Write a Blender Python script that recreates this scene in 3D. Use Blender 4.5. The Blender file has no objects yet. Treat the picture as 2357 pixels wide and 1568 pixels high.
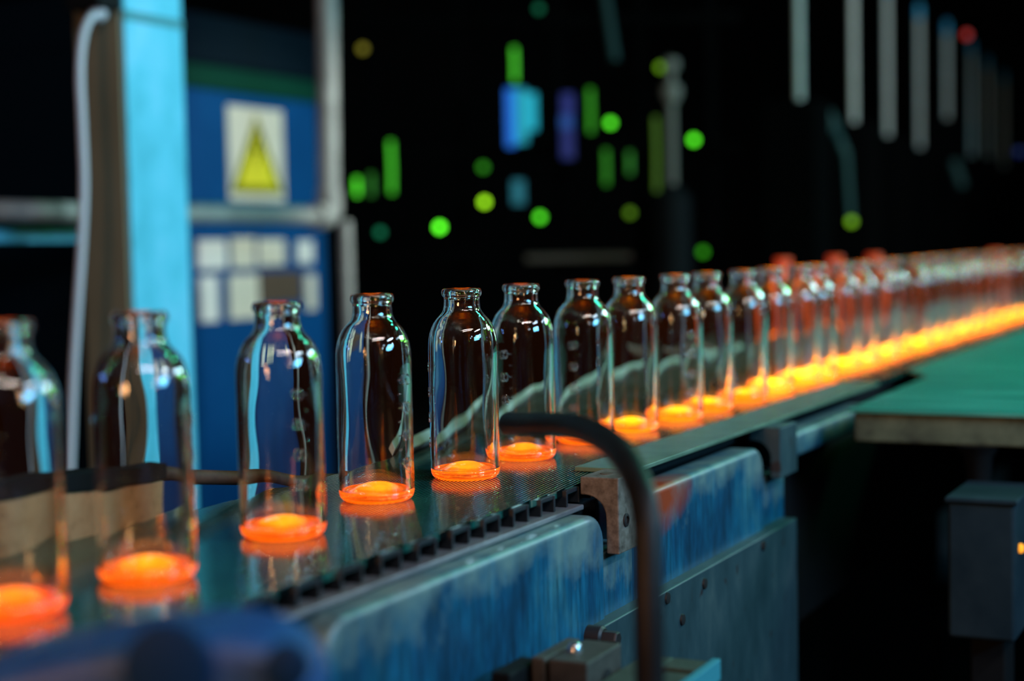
import bpy, bmesh, math, random
from mathutils import Vector, Matrix, Euler, noise
random.seed(7)
PI = math.pi
S = bpy.context.scene
COL = S.collection

# ------------------------------------------------------------------ camera
W, H, F = 2357.0, 1568.0, 3600.0
BZ = 0.95                      # height of the belt surface above the floor
CAMZ = BZ + 0.218
PITCH, ROLL = math.radians(3.43), math.radians(-1.19)
RC = (Matrix.Rotation(PI/2 - PITCH, 3, 'X') @ Matrix.Rotation(ROLL, 3, 'Z'))
EYE = Vector((0, 0, CAMZ))

def ray(px, py):
    return RC @ Vector(((px - W/2)/F, -(py - H/2)/F, -1.0))
def at(px, py, d):             # a place seen at that pixel, d metres in front of the lens
    return EYE + ray(px, py)*d
def onz(px, py, z):
    r = ray(px, py)
    return EYE + r*((z - EYE.z)/r.z)
def proj(p):
    q = RC.transposed() @ (Vector(p) - EYE)
    return (W/2 + F*q.x/-q.z, H/2 - F*q.y/-q.z, -q.z)

cam = bpy.data.cameras.new('camera'); co = bpy.data.objects.new('camera', cam); COL.objects.link(co)
co.matrix_world = Matrix.Translation(EYE) @ RC.to_4x4()
cam.sensor_width = 36; cam.lens = F/W*36
cam.clip_start = 0.02; cam.clip_end = 60
cam.dof.use_dof = True; cam.dof.focus_distance = 1.46; cam.dof.aperture_fstop = cam.lens/23.0
S.camera = co

# conveyor frame: u runs along the belt away from the camera, v across it to the near side
B5 = onz(1072, 1097, BZ)
TH = math.atan2(0.891, 0.454)
UX = Vector((math.cos(TH), math.sin(TH), 0)); VX = Vector((UX.y, -UX.x, 0))
def C(u, v, w=0.0):
    return B5 + UX*u + VX*v + Vector((0, 0, w))
def uv(p):
    r = Vector(p) - B5
    return r.dot(UX), r.dot(VX)

# ------------------------------------------------------------------ materials
def newmat(name):
    m = bpy.data.materials.new(name); m.use_nodes = True
    nt = m.node_tree
    return m, nt, nt.nodes['Principled BSDF']
def simple(name, col, rough=0.5, metal=0.0, em=None, ems=0.0, trans=0.0, ior=1.5, spec=0.5):
    m, nt, b = newmat(name)
    b.inputs['Base Color'].default_value = (*col, 1)
    b.inputs['Roughness'].default_value = rough
    b.inputs['Metallic'].default_value = metal
    b.inputs['IOR'].default_value = ior
    b.inputs['Specular IOR Level'].default_value = spec
    b.inputs['Transmission Weight'].default_value = trans
    if em:
        b.inputs['Emission Color'].default_value = (*em, 1); b.inputs['Emission Strength'].default_value = ems
    return m
def ramp(nt, fac, stops):
    r = nt.nodes.new('ShaderNodeValToRGB')
    e = r.color_ramp.elements
    while len(e) < len(stops): e.new(0.5)
    for k, (p, c) in enumerate(stops):
        e[k].position = p; e[k].color = (*c, 1) if len(c) == 3 else c
    nt.links.new(fac, r.inputs[0]); return r.outputs[0]
def tex_noise(nt, scale, detail=4, rough=0.6, stretch=(1, 1, 1), co='Object'):
    t = nt.nodes.new('ShaderNodeTexCoord'); mp = nt.nodes.new('ShaderNodeMapping')
    mp.inputs['Scale'].default_value = stretch
    n = nt.nodes.new('ShaderNodeTexNoise'); n.inputs['Scale'].default_value = scale
    n.inputs['Detail'].default_value = detail; n.inputs['Roughness'].default_value = rough
    nt.links.new(t.outputs[co], mp.inputs[0]); nt.links.new(mp.outputs[0], n.inputs[0])
    return n.outputs['Fac']
def mixc(nt, fac, a, b, mode='MIX'):
    m = nt.nodes.new('ShaderNodeMix'); m.data_type = 'RGBA'; m.blend_type = mode
    for sock, val in ((m.inputs[0], fac), (m.inputs[6], a), (m.inputs[7], b)):
        if hasattr(val, 'links') or isinstance(val, bpy.types.NodeSocket): nt.links.new(val, sock)
        elif isinstance(val, (int, float)): sock.default_value = val
        else: sock.default_value = (*val, 1)
    return m.outputs[2]
def bump(nt, b, h, strength=0.3, dist=0.002):
    bp = nt.nodes.new('ShaderNodeBump'); bp.inputs['Strength'].default_value = strength
    bp.inputs['Distance'].default_value = dist
    nt.links.new(h, bp.inputs['Height']); nt.links.new(bp.outputs[0], b.inputs['Normal'])
def worn(name, stops, scale=30, stretch=(1, 1, 1), rough=0.5, metal=0.0, bs=0.3, bd=0.001, detail=5):
    m, nt, b = newmat(name)
    n = tex_noise(nt, scale, detail, 0.65, stretch)
    nt.links.new(ramp(nt, n, stops), b.inputs['Base Color'])
    b.inputs['Roughness'].default_value = rough; b.inputs['Metallic'].default_value = metal
    if bs: bump(nt, b, n, bs, bd)
    return m

def glass_mat(name, glow):
    """clear glass, still hot enough to glow faintly through its thickness"""
    m, nt, b = newmat(name)
    b.inputs['Base Color'].default_value = (0.97, 0.99, 0.98, 1)
    b.inputs['Roughness'].default_value = 0.0
    b.inputs['IOR'].default_value = 1.5
    b.inputs['Transmission Weight'].default_value = 1.0
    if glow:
        e = nt.nodes.new('ShaderNodeEmission'); e.inputs[0].default_value = (1, 0.20, 0.015, 1); e.inputs[1].default_value = glow  # volume glow also stands in for orange reflections of neighbouring bases
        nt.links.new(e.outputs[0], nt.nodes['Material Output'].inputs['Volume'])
    return m
def hot_mat(name, k, g=0.13):
    """molten-bright heel and push-up: hottest in the thick middle, cooler and redder where it touches the belt"""
    m, nt, b = newmat(name)
    N = nt.nodes.new; L = nt.links.new
    b.inputs['Base Color'].default_value = (1, 0.32, 0.03, 1)
    b.inputs['Specular IOR Level'].default_value = 0.3
    b.inputs['Roughness'].default_value = 0.03
    b.inputs['IOR'].default_value = 1.5
    b.inputs['Transmission Weight'].default_value = 0.85
    t = N('ShaderNodeTexCoord'); s = N('ShaderNodeSeparateXYZ'); L(t.outputs['Object'], s.inputs[0])
    cv = N('ShaderNodeCombineXYZ'); L(s.outputs[0], cv.inputs[0]); L(s.outputs[1], cv.inputs[1])
    ln = N('ShaderNodeVectorMath'); ln.operation = 'LENGTH'; L(cv.outputs[0], ln.inputs[0])
    nz = tex_noise(nt, 55, 3, 0.6, (1, 1, 4.5))
    ad = N('ShaderNodeMath'); ad.operation = 'MULTIPLY_ADD'; ad.inputs[1].default_value = 0.0055
    L(nz, ad.inputs[0]); L(s.outputs[2], ad.inputs[2])
    hz = ramp(nt, mapr(nt, ad.outputs[0], 0.001, 0.0145), [(0.0, (0.06,)*3), (0.24, (0.30,)*3), (0.36, (0.90,)*3), (0.44, (0.25,)*3), (0.52, (1.0,)*3), (0.64, (0.30,)*3), (0.74, (0.9,)*3), (0.84, (0.55,)*3), (1.0, (1.0,)*3)])
    rr = mapr(nt, ln.outputs[1], 0.003, 0.024, 2.3, 0.85)
    mu = N('ShaderNodeMath'); mu.operation = 'MULTIPLY'; L(hz, mu.inputs[0]); L(rr, mu.inputs[1])
    mk = N('ShaderNodeMath'); mk.operation = 'MULTIPLY'; mk.inputs[1].default_value = k; L(mu.outputs[0], mk.inputs[0])
    L(mk.outputs[0], b.inputs['Emission Strength'])
    L(ramp(nt, mu.outputs[0], [(0.1, (1, g*0.30, 0.002)), (0.5, (1, g*0.8, 0.003)), (0.85, (1, g*1.3, 0.006)), (1.0, (1, g*2.0, 0.01))]), b.inputs['Emission Color'])
    return m
def mapr(nt, sock, a, b_, c=0.0, d=1.0):
    mr = nt.nodes.new('ShaderNodeMapRange')
    for k, v in enumerate((a, b_, c, d)): mr.inputs[k+1].default_value = v
    nt.links.new(sock, mr.inputs[0]); return mr.outputs[0]

M = {}
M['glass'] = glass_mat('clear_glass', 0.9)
M['glass_plain'] = glass_mat('clear_glass_plain', 0)
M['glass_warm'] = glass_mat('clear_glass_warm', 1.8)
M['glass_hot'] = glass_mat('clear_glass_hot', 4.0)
M['base_1'] = hot_mat('hot_base_red', 0.75, 0.095)
M['base_2'] = hot_mat('hot_base_orange', 0.72, 0.145)
M['base_3'] = hot_mat('hot_base_amber', 1.2, 0.21)
M['base_4'] = hot_mat('hot_base_yellow', 2.8, 0.22)
M['red_hot'] = simple('red_hot_glass', (0.6, 0.1, 0.03), 0.15, em=(1, 0.06, 0.012), ems=0.35)
M['cyan_paint'] = worn('cyan_paint', [(0.3, (0.05, 0.42, 0.56)), (0.5, (0.09, 0.54, 0.74)), (0.7, (0.17, 0.60, 0.84))], 9, (1, 1, 0.6), 0.6, bs=0.1)
M['olive'] = worn('post_warm_lit_side', [(0.3, (0.16, 0.15, 0.09)), (0.7, (0.26, 0.24, 0.15))], 6, (1, 1, 0.3), 0.7)  # warm-lit side of the cyan post, its light put into the colour
M['cable_grey'] = simple('cable_grey', (0.5, 0.52, 0.58), 0.5)
M['pipe_grey'] = worn('grey_pipe', [(0.3, (0.26, 0.25, 0.23)), (0.7, (0.42, 0.41, 0.38))], 20, rough=0.45)
M['cab_blue'] = worn('cabinet_blue', [(0.3, (0.002, 0.050, 0.17)), (0.7, (0.003, 0.068, 0.215))], 3, rough=0.5, bs=0.05)
M['cab_blue'].node_tree.nodes['Principled BSDF'].inputs['Specular IOR Level'].default_value = 0.08
M['cab_dark'] = simple('cabinet_dark', (0.003, 0.010, 0.017), 0.7, spec=0.06)
M['teal'] = simple('teal_paint', (0.03, 0.22, 0.26), 0.55)
M['cream'] = worn('cream_plate', [(0.3, (0.62, 0.58, 0.46)), (0.7, (0.72, 0.68, 0.56))], 8, rough=0.5, bs=0.05)
M['white_plate'] = simple('white_plate', (0.75, 0.75, 0.70), 0.5)
M['yellow'] = simple('sign_yellow', (0.78, 0.70, 0.02), 0.5)
M['sign_olive'] = simple('sign_olive', (0.24, 0.23, 0.004), 0.6, spec=0.1)
M['sign_dark'] = simple('sign_dark', (0.03, 0.035, 0.004), 0.7, spec=0.05)
M['brown'] = simple('dark_brown', (0.08, 0.05, 0.03), 0.7)
M['black'] = simple('black_steel', (0.004, 0.0045, 0.005), 0.75, spec=0.15)
M['rack_black'] = simple('rack_black', (0.0015, 0.0015, 0.0015), 0.9, spec=0.03)
M['recess_black'] = simple('black_slot', (0.004, 0.004, 0.004), 0.9)
M['room'] = simple('near_black_wall', (0.006, 0.007, 0.007), 0.95, spec=0.05)  # one even near-black tone for walls and ceiling
M['tan'] = worn('tan_brick', [(0.25, (0.12, 0.05, 0.02)), (0.42, (0.48, 0.21, 0.08)), (0.75, (0.58, 0.28, 0.12))], 90, rough=0.85, bs=0.4)
M['rust'] = worn('rusty_steel', [(0.3, (0.05, 0.016, 0.007)), (0.7, (0.13, 0.045, 0.02))], 60, rough=0.7)
M['steel_tan'] = worn('bracket_steel', [(0.3, (0.055, 0.042, 0.032)), (0.5, (0.13, 0.105, 0.082)), (0.75, (0.21, 0.18, 0.15))], 110, rough=0.55, bs=0.25)
M['clamp_steel'] = worn('clamp_steel', [(0.3, (0.028, 0.024, 0.018)), (0.7, (0.06, 0.052, 0.04))], 60, rough=0.6)
M['lip_steel'] = worn('lip_steel', [(0.3, (0.14, 0.13, 0.14)), (0.7, (0.30, 0.28, 0.29))], 60, (0.3, 1, 1), 0.35, 0.4)
M['strip'] = worn('strip_steel', [(0.3, (0.085, 0.155, 0.10)), (0.7, (0.17, 0.26, 0.18))], 25, rough=0.4, metal=0.2, bs=0.1)
M['pipe_black'] = worn('black_pipe', [(0.3, (0.004, 0.0035, 0.0035)), (0.7, (0.009, 0.009, 0.010))], 60, rough=0.5)
M['pipe_black'].node_tree.nodes['Principled BSDF'].inputs['Specular IOR Level'].default_value = 0.22
M['bolt'] = simple('bolt_steel', (0.45, 0.48, 0.5), 0.25, 0.9)
M['dark_bolt'] = simple('dark_bolt', (0.03, 0.025, 0.025), 0.5, 0.5)
M['hood_blue'] = worn('hood_blue', [(0.3, (0.005, 0.035, 0.14)), (0.7, (0.012, 0.08, 0.24))], 12, rough=0.5, bs=0.1)
M['port_blue'] = simple('port_blue', (0.003, 0.022, 0.07), 0.6, spec=0.1)
M['lilac'] = simple('worn_lilac', (0.45, 0.5, 0.62), 0.5)
M['slab'] = worn('slab_edge', [(0.25, (0.02, 0.020, 0.012)), (0.48, (0.085, 0.10, 0.055)), (0.8, (0.17, 0.19, 0.11))], 22, rough=0.85, bs=0.5, bd=0.003)
M['grey_box'] = worn('grey_blue_box', [(0.3, (0.008, 0.018, 0.025)), (0.7, (0.018, 0.032, 0.040))], 14, rough=0.85, bs=0.1)
M['grey_box'].node_tree.nodes['Principled BSDF'].inputs['Specular IOR Level'].default_value = 0.08
M['tube_grey'] = worn('tube_grey', [(0.3, (0.50, 0.50, 0.44)), (0.7, (0.64, 0.64, 0.58))], 10, rough=0.9, bs=0.05)
M['link'] = simple('link_steel', (0.022, 0.025, 0.03), 0.45, 0.2)
M['plate_green'] = worn('plate_green', [(0.3, (0.030, 0.042, 0.028)), (0.7, (0.065, 0.082, 0.058))], 25, rough=0.55)
M['tube_cap'] = simple('tube_cap', (0.06, 0.40, 0.62), 0.4)
M['dull_metal'] = simple('dull_metal', (0.22, 0.19, 0.15), 0.7)
M['dim_hose'] = simple('dim_hose', (0.035, 0.075, 0.07), 0.7, spec=0.1)
M['dark_deck'] = worn('dark_deck', [(0.3, (0.035, 0.045, 0.035)), (0.7, (0.07, 0.085, 0.065))], 30, rough=0.5)
M['deck'] = worn('pale_green_deck', [(0.3, (0.36, 0.42, 0.34)), (0.7, (0.55, 0.60, 0.50))], 14, rough=0.6, bs=0.1)

# belt: fine wires nearly along the belt, dark gaps between them
def belt_mat():
    m, nt, b = newmat('woven_belt')
    t = nt.nodes.new('ShaderNodeTexCoord'); mp = nt.nodes.new('ShaderNodeMapping')
    mp.inputs['Rotation'].default_value = (0, 0, math.radians(-6.5))
    nt.links.new(t.outputs['Object'], mp.inputs[0])
    w = nt.nodes.new('ShaderNodeTexWave'); w.bands_direction = 'Y'; w.wave_profile = 'SIN'
    w.inputs['Scale'].default_value = 2*PI/(20*0.0040); w.inputs['Distortion'].default_value = 0.5
    w.inputs['Detail'].default_value = 1.0; w.inputs['Detail Scale'].default_value = 0.15
    nt.links.new(mp.outputs[0], w.inputs[0])
    n = tex_noise(nt, 16, 3, 0.5)
    N = nt.nodes.new; L = nt.links.new
    top = ramp(nt, w.outputs['Fac'], [(0.40, (0.0,)*3), (0.66, (1,)*3)])
    df = N('ShaderNodeBsdfDiffuse'); L(ramp(nt, n, [(0.3, (0.004, 0.055, 0.045)), (0.7, (0.014, 0.110, 0.085))]), df.inputs[0])
    g1 = N('ShaderNodeBsdfGlossy'); g1.inputs['Color'].default_value = (0.50, 0.50, 0.48, 1); g1.inputs['Roughness'].default_value = 0.05
    g2 = N('ShaderNodeBsdfGlossy'); g2.inputs['Color'].default_value = (0.19, 0.21, 0.20, 1); g2.inputs['Roughness'].default_value = 0.09
    bp = N('ShaderNodeBump'); bp.inputs['Strength'].default_value = 0.6; bp.inputs['Distance'].default_value = 0.0004
    L(w.outputs['Fac'], bp.inputs['Height']); L(bp.outputs[0], g2.inputs['Normal'])
    bp1 = N('ShaderNodeBump'); bp1.inputs['Strength'].default_value = 0.12; bp1.inputs['Distance'].default_value = 0.0004
    L(w.outputs['Fac'], bp1.inputs['Height']); L(bp1.outputs[0], g1.inputs['Normal'])
    a1 = N('ShaderNodeAddShader'); L(df.outputs[0], a1.inputs[0]); L(g1.outputs[0], a1.inputs[1])
    a2 = N('ShaderNodeAddShader'); L(a1.outputs[0], a2.inputs[0]); L(g2.outputs[0], a2.inputs[1])
    dk = N('ShaderNodeBsdfDiffuse'); dk.inputs[0].default_value = (0.003, 0.005, 0.005, 1)
    mx = N('ShaderNodeMixShader'); L(top, mx.inputs[0]); L(dk.outputs[0], mx.inputs[1]); L(a2.outputs[0], mx.inputs[2])
    L(mx.outputs[0], nt.nodes['Material Output'].inputs['Surface'])
    nt.nodes.remove(b)
    return m
M['belt'] = belt_mat()

# weathered blue enamel: streaks run down, pale dusty band towards the top lip, optional rust
def panel_mat(name, rust=None, pale=(0.17, 0.25, 0.22)):
    m, nt, b = newmat(name)
    st = tex_noise(nt, 130, 6, 0.75, (1, 1, 0.10))
    big = tex_noise(nt, 16, 4, 0.6, (1, 1, 0.45))
    b1 = ramp(nt, big, [(0.30, (0.002, 0.020, 0.036)), (0.46, (0.002, 0.058, 0.120)), (0.60, (0.004, 0.105, 0.185)), (0.75, (0.04, 0.17, 0.21))])
    b2 = ramp(nt, st, [(0.30, (0.25,)*3), (0.50, (0.85,)*3), (0.72, (1.5,)*3)])
    base = mixc(nt, 1.0, b1, b2, 'MULTIPLY')
    t = nt.nodes.new('ShaderNodeTexCoord'); s = nt.nodes.new('ShaderNodeSeparateXYZ')
    nt.links.new(t.outputs['Object'], s.inputs[0])
    blot = tex_noise(nt, 14, 5, 0.6)
    a = nt.nodes.new('ShaderNodeMath'); a.operation = 'MULTIPLY_ADD'
    a.inputs[1].default_value = 0.17; nt.links.new(blot, a.inputs[0]); nt.links.new(s.outputs[2], a.inputs[2])
    mr = nt.nodes.new('ShaderNodeMapRange'); mr.inputs[1].default_value = 0.050; mr.inputs[2].default_value = 0.095; mr.inputs[4].default_value = 0.85
    nt.links.new(a.outputs[0], mr.inputs[0])
    colr = mixc(nt, mr.outputs[0], base, pale)
    if rust:
        d = nt.nodes.new('ShaderNodeVectorMath'); d.operation = 'SUBTRACT'; d.inputs[1].default_value = rust
        nt.links.new(t.outputs['Object'], d.inputs[0])
        sc = nt.nodes.new('ShaderNodeVectorMath'); sc.operation = 'MULTIPLY'; sc.inputs[1].default_value = (9, 1, 20)
        nt.links.new(d.outputs[0], sc.inputs[0])
        ln = nt.nodes.new('ShaderNodeVectorMath'); ln.operation = 'LENGTH'; nt.links.new(sc.outputs[0], ln.inputs[0])
        ad = nt.nodes.new('ShaderNodeMath'); ad.operation = 'MULTIPLY_ADD'; ad.inputs[1].default_value = 0.9
        nt.links.new(blot, ad.inputs[0]); nt.links.new(ln.outputs[1], ad.inputs[2])
        m2 = nt.nodes.new('ShaderNodeMapRange'); m2.inputs[1].default_value = 0.75; m2.inputs[2].default_value = 1.25
        m2.inputs[3].default_value = 1.0; m2.inputs[4].default_value = 0.0
        nt.links.new(ad.outputs[0], m2.inputs[0])
        colr = mixc(nt, m2.outputs[0], colr, (0.34, 0.045, 0.012))
    nt.links.new(colr, b.inputs['Base Color'])
    b.inputs['Roughness'].default_value = 0.42
    bump(nt, b, st, 0.15, 0.0008)
    return m
M['panel'] = panel_mat('weathered_blue')
M['panel_rust'] = panel_mat('weathered_blue_rusty', (0.080, 0, -0.010))
def lower_mat():
    m, nt, b = newmat('grey_blue_plate')
    st = tex_noise(nt, 20, 5, 0.6, (1, 1, 0.5))
    base = ramp(nt, st, [(0.3, (0.010, 0.030, 0.036)), (0.55, (0.022, 0.050, 0.058)), (0.8, (0.055, 0.085, 0.085))])
    sp = tex_noise(nt, 45, 2, 0.5, (1, 1, 0.6))
    k = ramp(nt, sp, [(0.66, (0,)*3), (0.70, (1,)*3)])
    nt.links.new(mixc(nt, k, base, (0.02, 0.015, 0.015)), b.inputs['Base Color'])
    b.inputs['Roughness'].default_value = 0.5; bump(nt, b, st, 0.15, 0.001)
    return m
M['lower'] = lower_mat()
def table_mat():
    m, nt, b = newmat('brushed_table_sheet')
    st = tex_noise(nt, 30, 5, 0.65, (1, 0.10, 1))
    nt.links.new(ramp(nt, st, [(0.30, (0.006, 0.12, 0.09)), (0.5, (0.014, 0.26, 0.20)), (0.68, (0.08, 0.42, 0.33))]), b.inputs['Base Color'])
    b.inputs['Roughness'].default_value = 0.45; b.inputs['Metallic'].default_value = 0.2
    bump(nt, b, st, 0.2, 0.0006)
    return m
M['table'] = table_mat()
def floor_mat():
    return worn('oily_floor', [(0.3, (0.012, 0.013, 0.013)), (0.7, (0.03, 0.03, 0.028))], 4, rough=0.7, bs=0.1)
M['floor'] = floor_mat()

# ------------------------------------------------------------------ mesh helpers
class MB:
    def __init__(self): self.bm = bmesh.new()
    def verts(self, pts): return [self.bm.verts.new(p) for p in pts]
    def face(self, vs):
        try: return self.bm.faces.new(vs)
        except ValueError: return None
    def hexa(self, p):           # eight corners: bottom ring then top ring
        v = self.verts(p)
        for f in ((3, 2, 1, 0), (4, 5, 6, 7), (0, 1, 5, 4), (1, 2, 6, 5), (2, 3, 7, 6), (3, 0, 4, 7)):
            self.face([v[i] for i in f])
        return self
    def cbox(self, u0, u1, v0, v1, w0, w1):
        return self.hexa([C(u0, v0, w0), C(u1, v0, w0), C(u1, v1, w0), C(u0, v1, w0), C(u0, v0, w1), C(u1, v0, w1), C(u1, v1, w1), C(u0, v1, w1)])
    def box(self, x0, x1, y0, y1, z0, z1):
        return self.hexa([(x0, y0, z0), (x1, y0, z0), (x1, y1, z0), (x0, y1, z0), (x0, y0, z1), (x1, y0, z1), (x1, y1, z1), (x0, y1, z1)])
    def prism(self, pts, off):   # a planar outline pushed along off
        off = Vector(off)
        a = self.verts(pts); b = self.verts([Vector(p) + off for p in pts])
        self.face(a[::-1]); self.face(b)
        n = len(a)
        for i in range(n): self.face([a[i], a[(i+1) % n], b[(i+1) % n], b[i]])
        return self
    def lathe(self, prof, o=(0, 0, 0), axis=(0, 0, 1), seg=32, wob=None, close=True):
        ax = Vector(axis).normalized(); q = ax.to_track_quat('Z', 'Y'); o = Vector(o)
        rings = []
        for r, z in prof:
            if r < 1e-6: rings.append([self.bm.verts.new(o + q @ Vector((0, 0, z)))]); continue
            ring = []
            for k in range(seg):
                t = 2*PI*k/seg; rr = r + (wob(t, z) if wob else 0)
                ring.append(self.bm.verts.new(o + q @ Vector((rr*math.cos(t), rr*math.sin(t), z))))
            rings.append(ring)
        for a, b in zip(rings, rings[1:] + ([rings[0]] if close == 'loop' else [])):
            if len(a) == 1 and len(b) == 1: continue
            for k in range(seg):
                k2 = (k+1) % seg
                if len(a) == 1: self.face([a[0], b[k], b[k2]])
                elif len(b) == 1: self.face([a[k], a[k2], b[0]])
                else: self.face([a[k], a[k2], b[k2], b[k]])
        if close is True:
            for e in (rings[0], rings[-1]):
                if len(e) > 1: self.face(e)
        return self
    def tube(self, path, r, seg=20, caps=True):
        path = [Vector(p) for p in path]; n = len(path); rings = []; prev = None
        for i, p in enumerate(path):
            t = (path[min(i+1, n-1)] - path[max(i-1, 0)]).normalized()
            if prev is None:
                ref = Vector((0, 0, 1)) if abs(t.z) < 0.9 else Vector((1, 0, 0))
                s = t.cross(ref).normalized()
            else: s = (prev - t*prev.dot(t)).normalized()
            prev = s; q = t.cross(s)
            rr = r[i] if isinstance(r, (list, tuple)) else r
            rings.append(self.verts([p + (s*math.cos(2*PI*k/seg) + q*math.sin(2*PI*k/seg))*rr for k in range(seg)]))
        for a, b in zip(rings, rings[1:]):
            for k in range(seg): self.face([a[k], a[(k+1) % seg], b[(k+1) % seg], b[k]])
        if caps: self.face(rings[0][::-1]); self.face(rings[-1])
        return self
    def ball(self, c, r, sx=1, sy=1, sz=1, seg=20, rings=12):
        c = Vector(c); prof = []
        R = []
        for i in range(rings+1):
            a = PI*i/rings - PI/2
            if i in (0, rings): R.append(self.verts([c + Vector((0, 0, r*sz*math.sin(a)))])); continue
            R.append(self.verts([c + Vector((r*sx*math.cos(a)*math.cos(2*PI*k/seg), r*sy*math.cos(a)*math.sin(2*PI*k/seg), r*sz*math.sin(a))) for k in range(seg)]))
        for a, b in zip(R, R[1:]):
            for k in range(seg):
                k2 = (k+1) % seg
                if len(a) == 1: self.face([a[0], b[k2], b[k]])
                elif len(b) == 1: self.face([a[k], a[k2], b[0]])
                else: self.face([a[k], a[k2], b[k2], b[k]])
        return self
    def build(self, name, m, parent=None, at_=None, rz=0.0, bev=0.0, smooth=False, bseg=2):
        """one mesh object; vertices are in world space and are moved into the object's own frame"""
        bmesh.ops.recalc_face_normals(self.bm, faces=self.bm.faces)
        if parent is not None: mw = PM[parent.name]
        else: mw = Matrix.Translation(at_ or (0, 0, 0)) @ Matrix.Rotation(rz, 4, 'Z')
        self.bm.transform(mw.inverted())
        me = bpy.data.meshes.new(name); self.bm.to_mesh(me); self.bm.free()
        if smooth:
            for p in me.polygons: p.use_smooth = True
        me.materials.append(M[m] if isinstance(m, str) else m)
        o = bpy.data.objects.new(name, me); COL.objects.link(o)
        if parent is not None: o.parent = parent; PM[o.name] = mw
        else: o.matrix_world = mw; PM[o.name] = mw
        if bev:
            b = o.modifiers.new('bevel', 'BEVEL'); b.width = bev; b.segments = bseg; b.limit_method = 'ANGLE'
            if not smooth:
                b.harden_normals = False
        if smooth == 'auto':
            e = o.modifiers.new('split', 'EDGE_SPLIT'); e.split_angle = math.radians(38)
        return o
PM = {}
def tag(o, label, cat, group=None, kind=None):
    o['label'] = label; o['category'] = cat
    if group: o['group'] = group
    if kind: o['kind'] = kind
    return o
def thing(name, label, cat, loc, rz=0.0, group=None):
    o = bpy.data.objects.new(name, None); COL.objects.link(o)
    o.empty_display_size = 0.05
    mw = Matrix.Translation(loc) @ Matrix.Rotation(rz, 4, 'Z'); o.matrix_world = mw; PM[o.name] = mw
    return tag(o, label, cat, group)
def bez(pts, n=10):              # smooth path through points (Catmull-Rom)
    pts = [Vector(p) for p in pts]; out = []
    for i in range(len(pts)-1):
        p0 = pts[max(i-1, 0)]; p1 = pts[i]; p2 = pts[i+1]; p3 = pts[min(i+2, len(pts)-1)]
        for k in range(n):
            t = k/n
            out.append(0.5*((2*p1) + (p2-p0)*t + (2*p0-5*p1+4*p2-p3)*t*t + (3*p1-p0-3*p2+p3)*t**3))
    out.append(pts[-1]); return out

# ------------------------------------------------------------------ the room
def structure(name, m, *b):
    o = MB().box(*b).build(name, m); o['kind'] = 'structure'; return o
structure('floor', 'floor', -5, 6, -3, 12, -0.1, 0.0)
structure('wall_back', 'room', -5, 6, 12, 12.2, 0, 5)
structure('wall_left', 'room', -5.2, -5, -3, 12.2, 0, 5)
structure('wall_right', 'room', 6, 6.2, -3, 12.2, 0, 5)
structure('wall_front', 'room', -5, 6, -3.2, -3, 0, 5)
structure('ceiling', 'room', -5, 6, -3, 12, 5, 5.2)

# ------------------------------------------------------------------ glass bottles
R, BH = 0.032, 0.180
XY = 1.03
outer = [(R, 0.0100), (R, 0.0102), (R, 0.06), (R, 0.121), (0.0318, 0.1275), (0.0313, 0.1325), (0.0303, 0.1378), (0.0284, 0.1435), (0.0262, 0.1480), (0.0236, 0.1515), (0.0208, 0.1545),
         (0.0186, 0.1572), (0.0173, 0.1600), (0.0166, 0.1640), (0.0163, 0.1690), (0.0165, 0.1715), (0.0178, 0.1728), (0.0185, 0.1745), (0.0186, 0.1765), (0.0181, 0.1785), (0.0168, 0.1798), (0.0152, 0.1800)]
inner = [(0.0136, 0.1792), (0.0131, 0.1770), (0.0130, 0.1640), (0.0138, 0.1600), (0.0150, 0.1568), (0.0178, 0.1535), (0.0208, 0.1500), (0.0238, 0.1450), (0.0262, 0.1395), (0.0278, 0.1330),
         (0.0286, 0.1270), (0.0289, 0.118), (0.0290, 0.10), (0.0291, 0.08), (0.0290, 0.06), (0.0290, 0.04), (0.0289, 0.02), (0.0287, 0.0102), (0.0287, 0.0100)]
def dense(p, step):
    out = []
    for (r0, z0), (r1, z1) in zip(p, p[1:]):
        n = max(1, int(math.hypot(r1-r0, z1-z0)/step))
        out += [(r0+(r1-r0)*k/n, z0+(z1-z0)*k/n) for k in range(n)]
    return out + [p[-1]]
def make_bottle_meshes(seed):
    mb = MB()
    rings = []
    seg = 56
    rnd = random.Random(seed); ph = [rnd.uniform(0, 6.28) for _ in range(6)]
    def wi(t, z):                 # uneven wall thickness of hand-fed moulded glass
        f = min(1, max(0, (0.15 - z)/0.03))
        return f*(0.00022*math.sin(2*t+ph[0]+z*20) + 0.00012*math.sin(3*t+ph[1]-z*45) + 0.00006*math.sin(5*t+ph[2]+z*80) + 0.00004*math.sin(9*t+ph[4])) 
    def wo(t, z):
        f = min(1, max(0, (0.13 - z)/0.03))
        return f*0.00010*math.sin(2*t+ph[3]+z*50)
    for prof, w in ((dense(outer, 0.006), wo), (dense(inner, 0.006), wi)):
        for r, z in prof:
            rings.append(mb.verts([((r+w(2*PI*k/seg, z))*math.cos(2*PI*k/seg), (r+w(2*PI*k/seg, z))*math.sin(2*PI*k/seg), z) for k in range(seg)]))
    for a, b in zip(rings, rings[1:] + [rings[0]]):
        for k in range(seg): mb.face([a[k], a[(k+1) % seg], b[(k+1) % seg], b[k]])
    return mb
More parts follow.
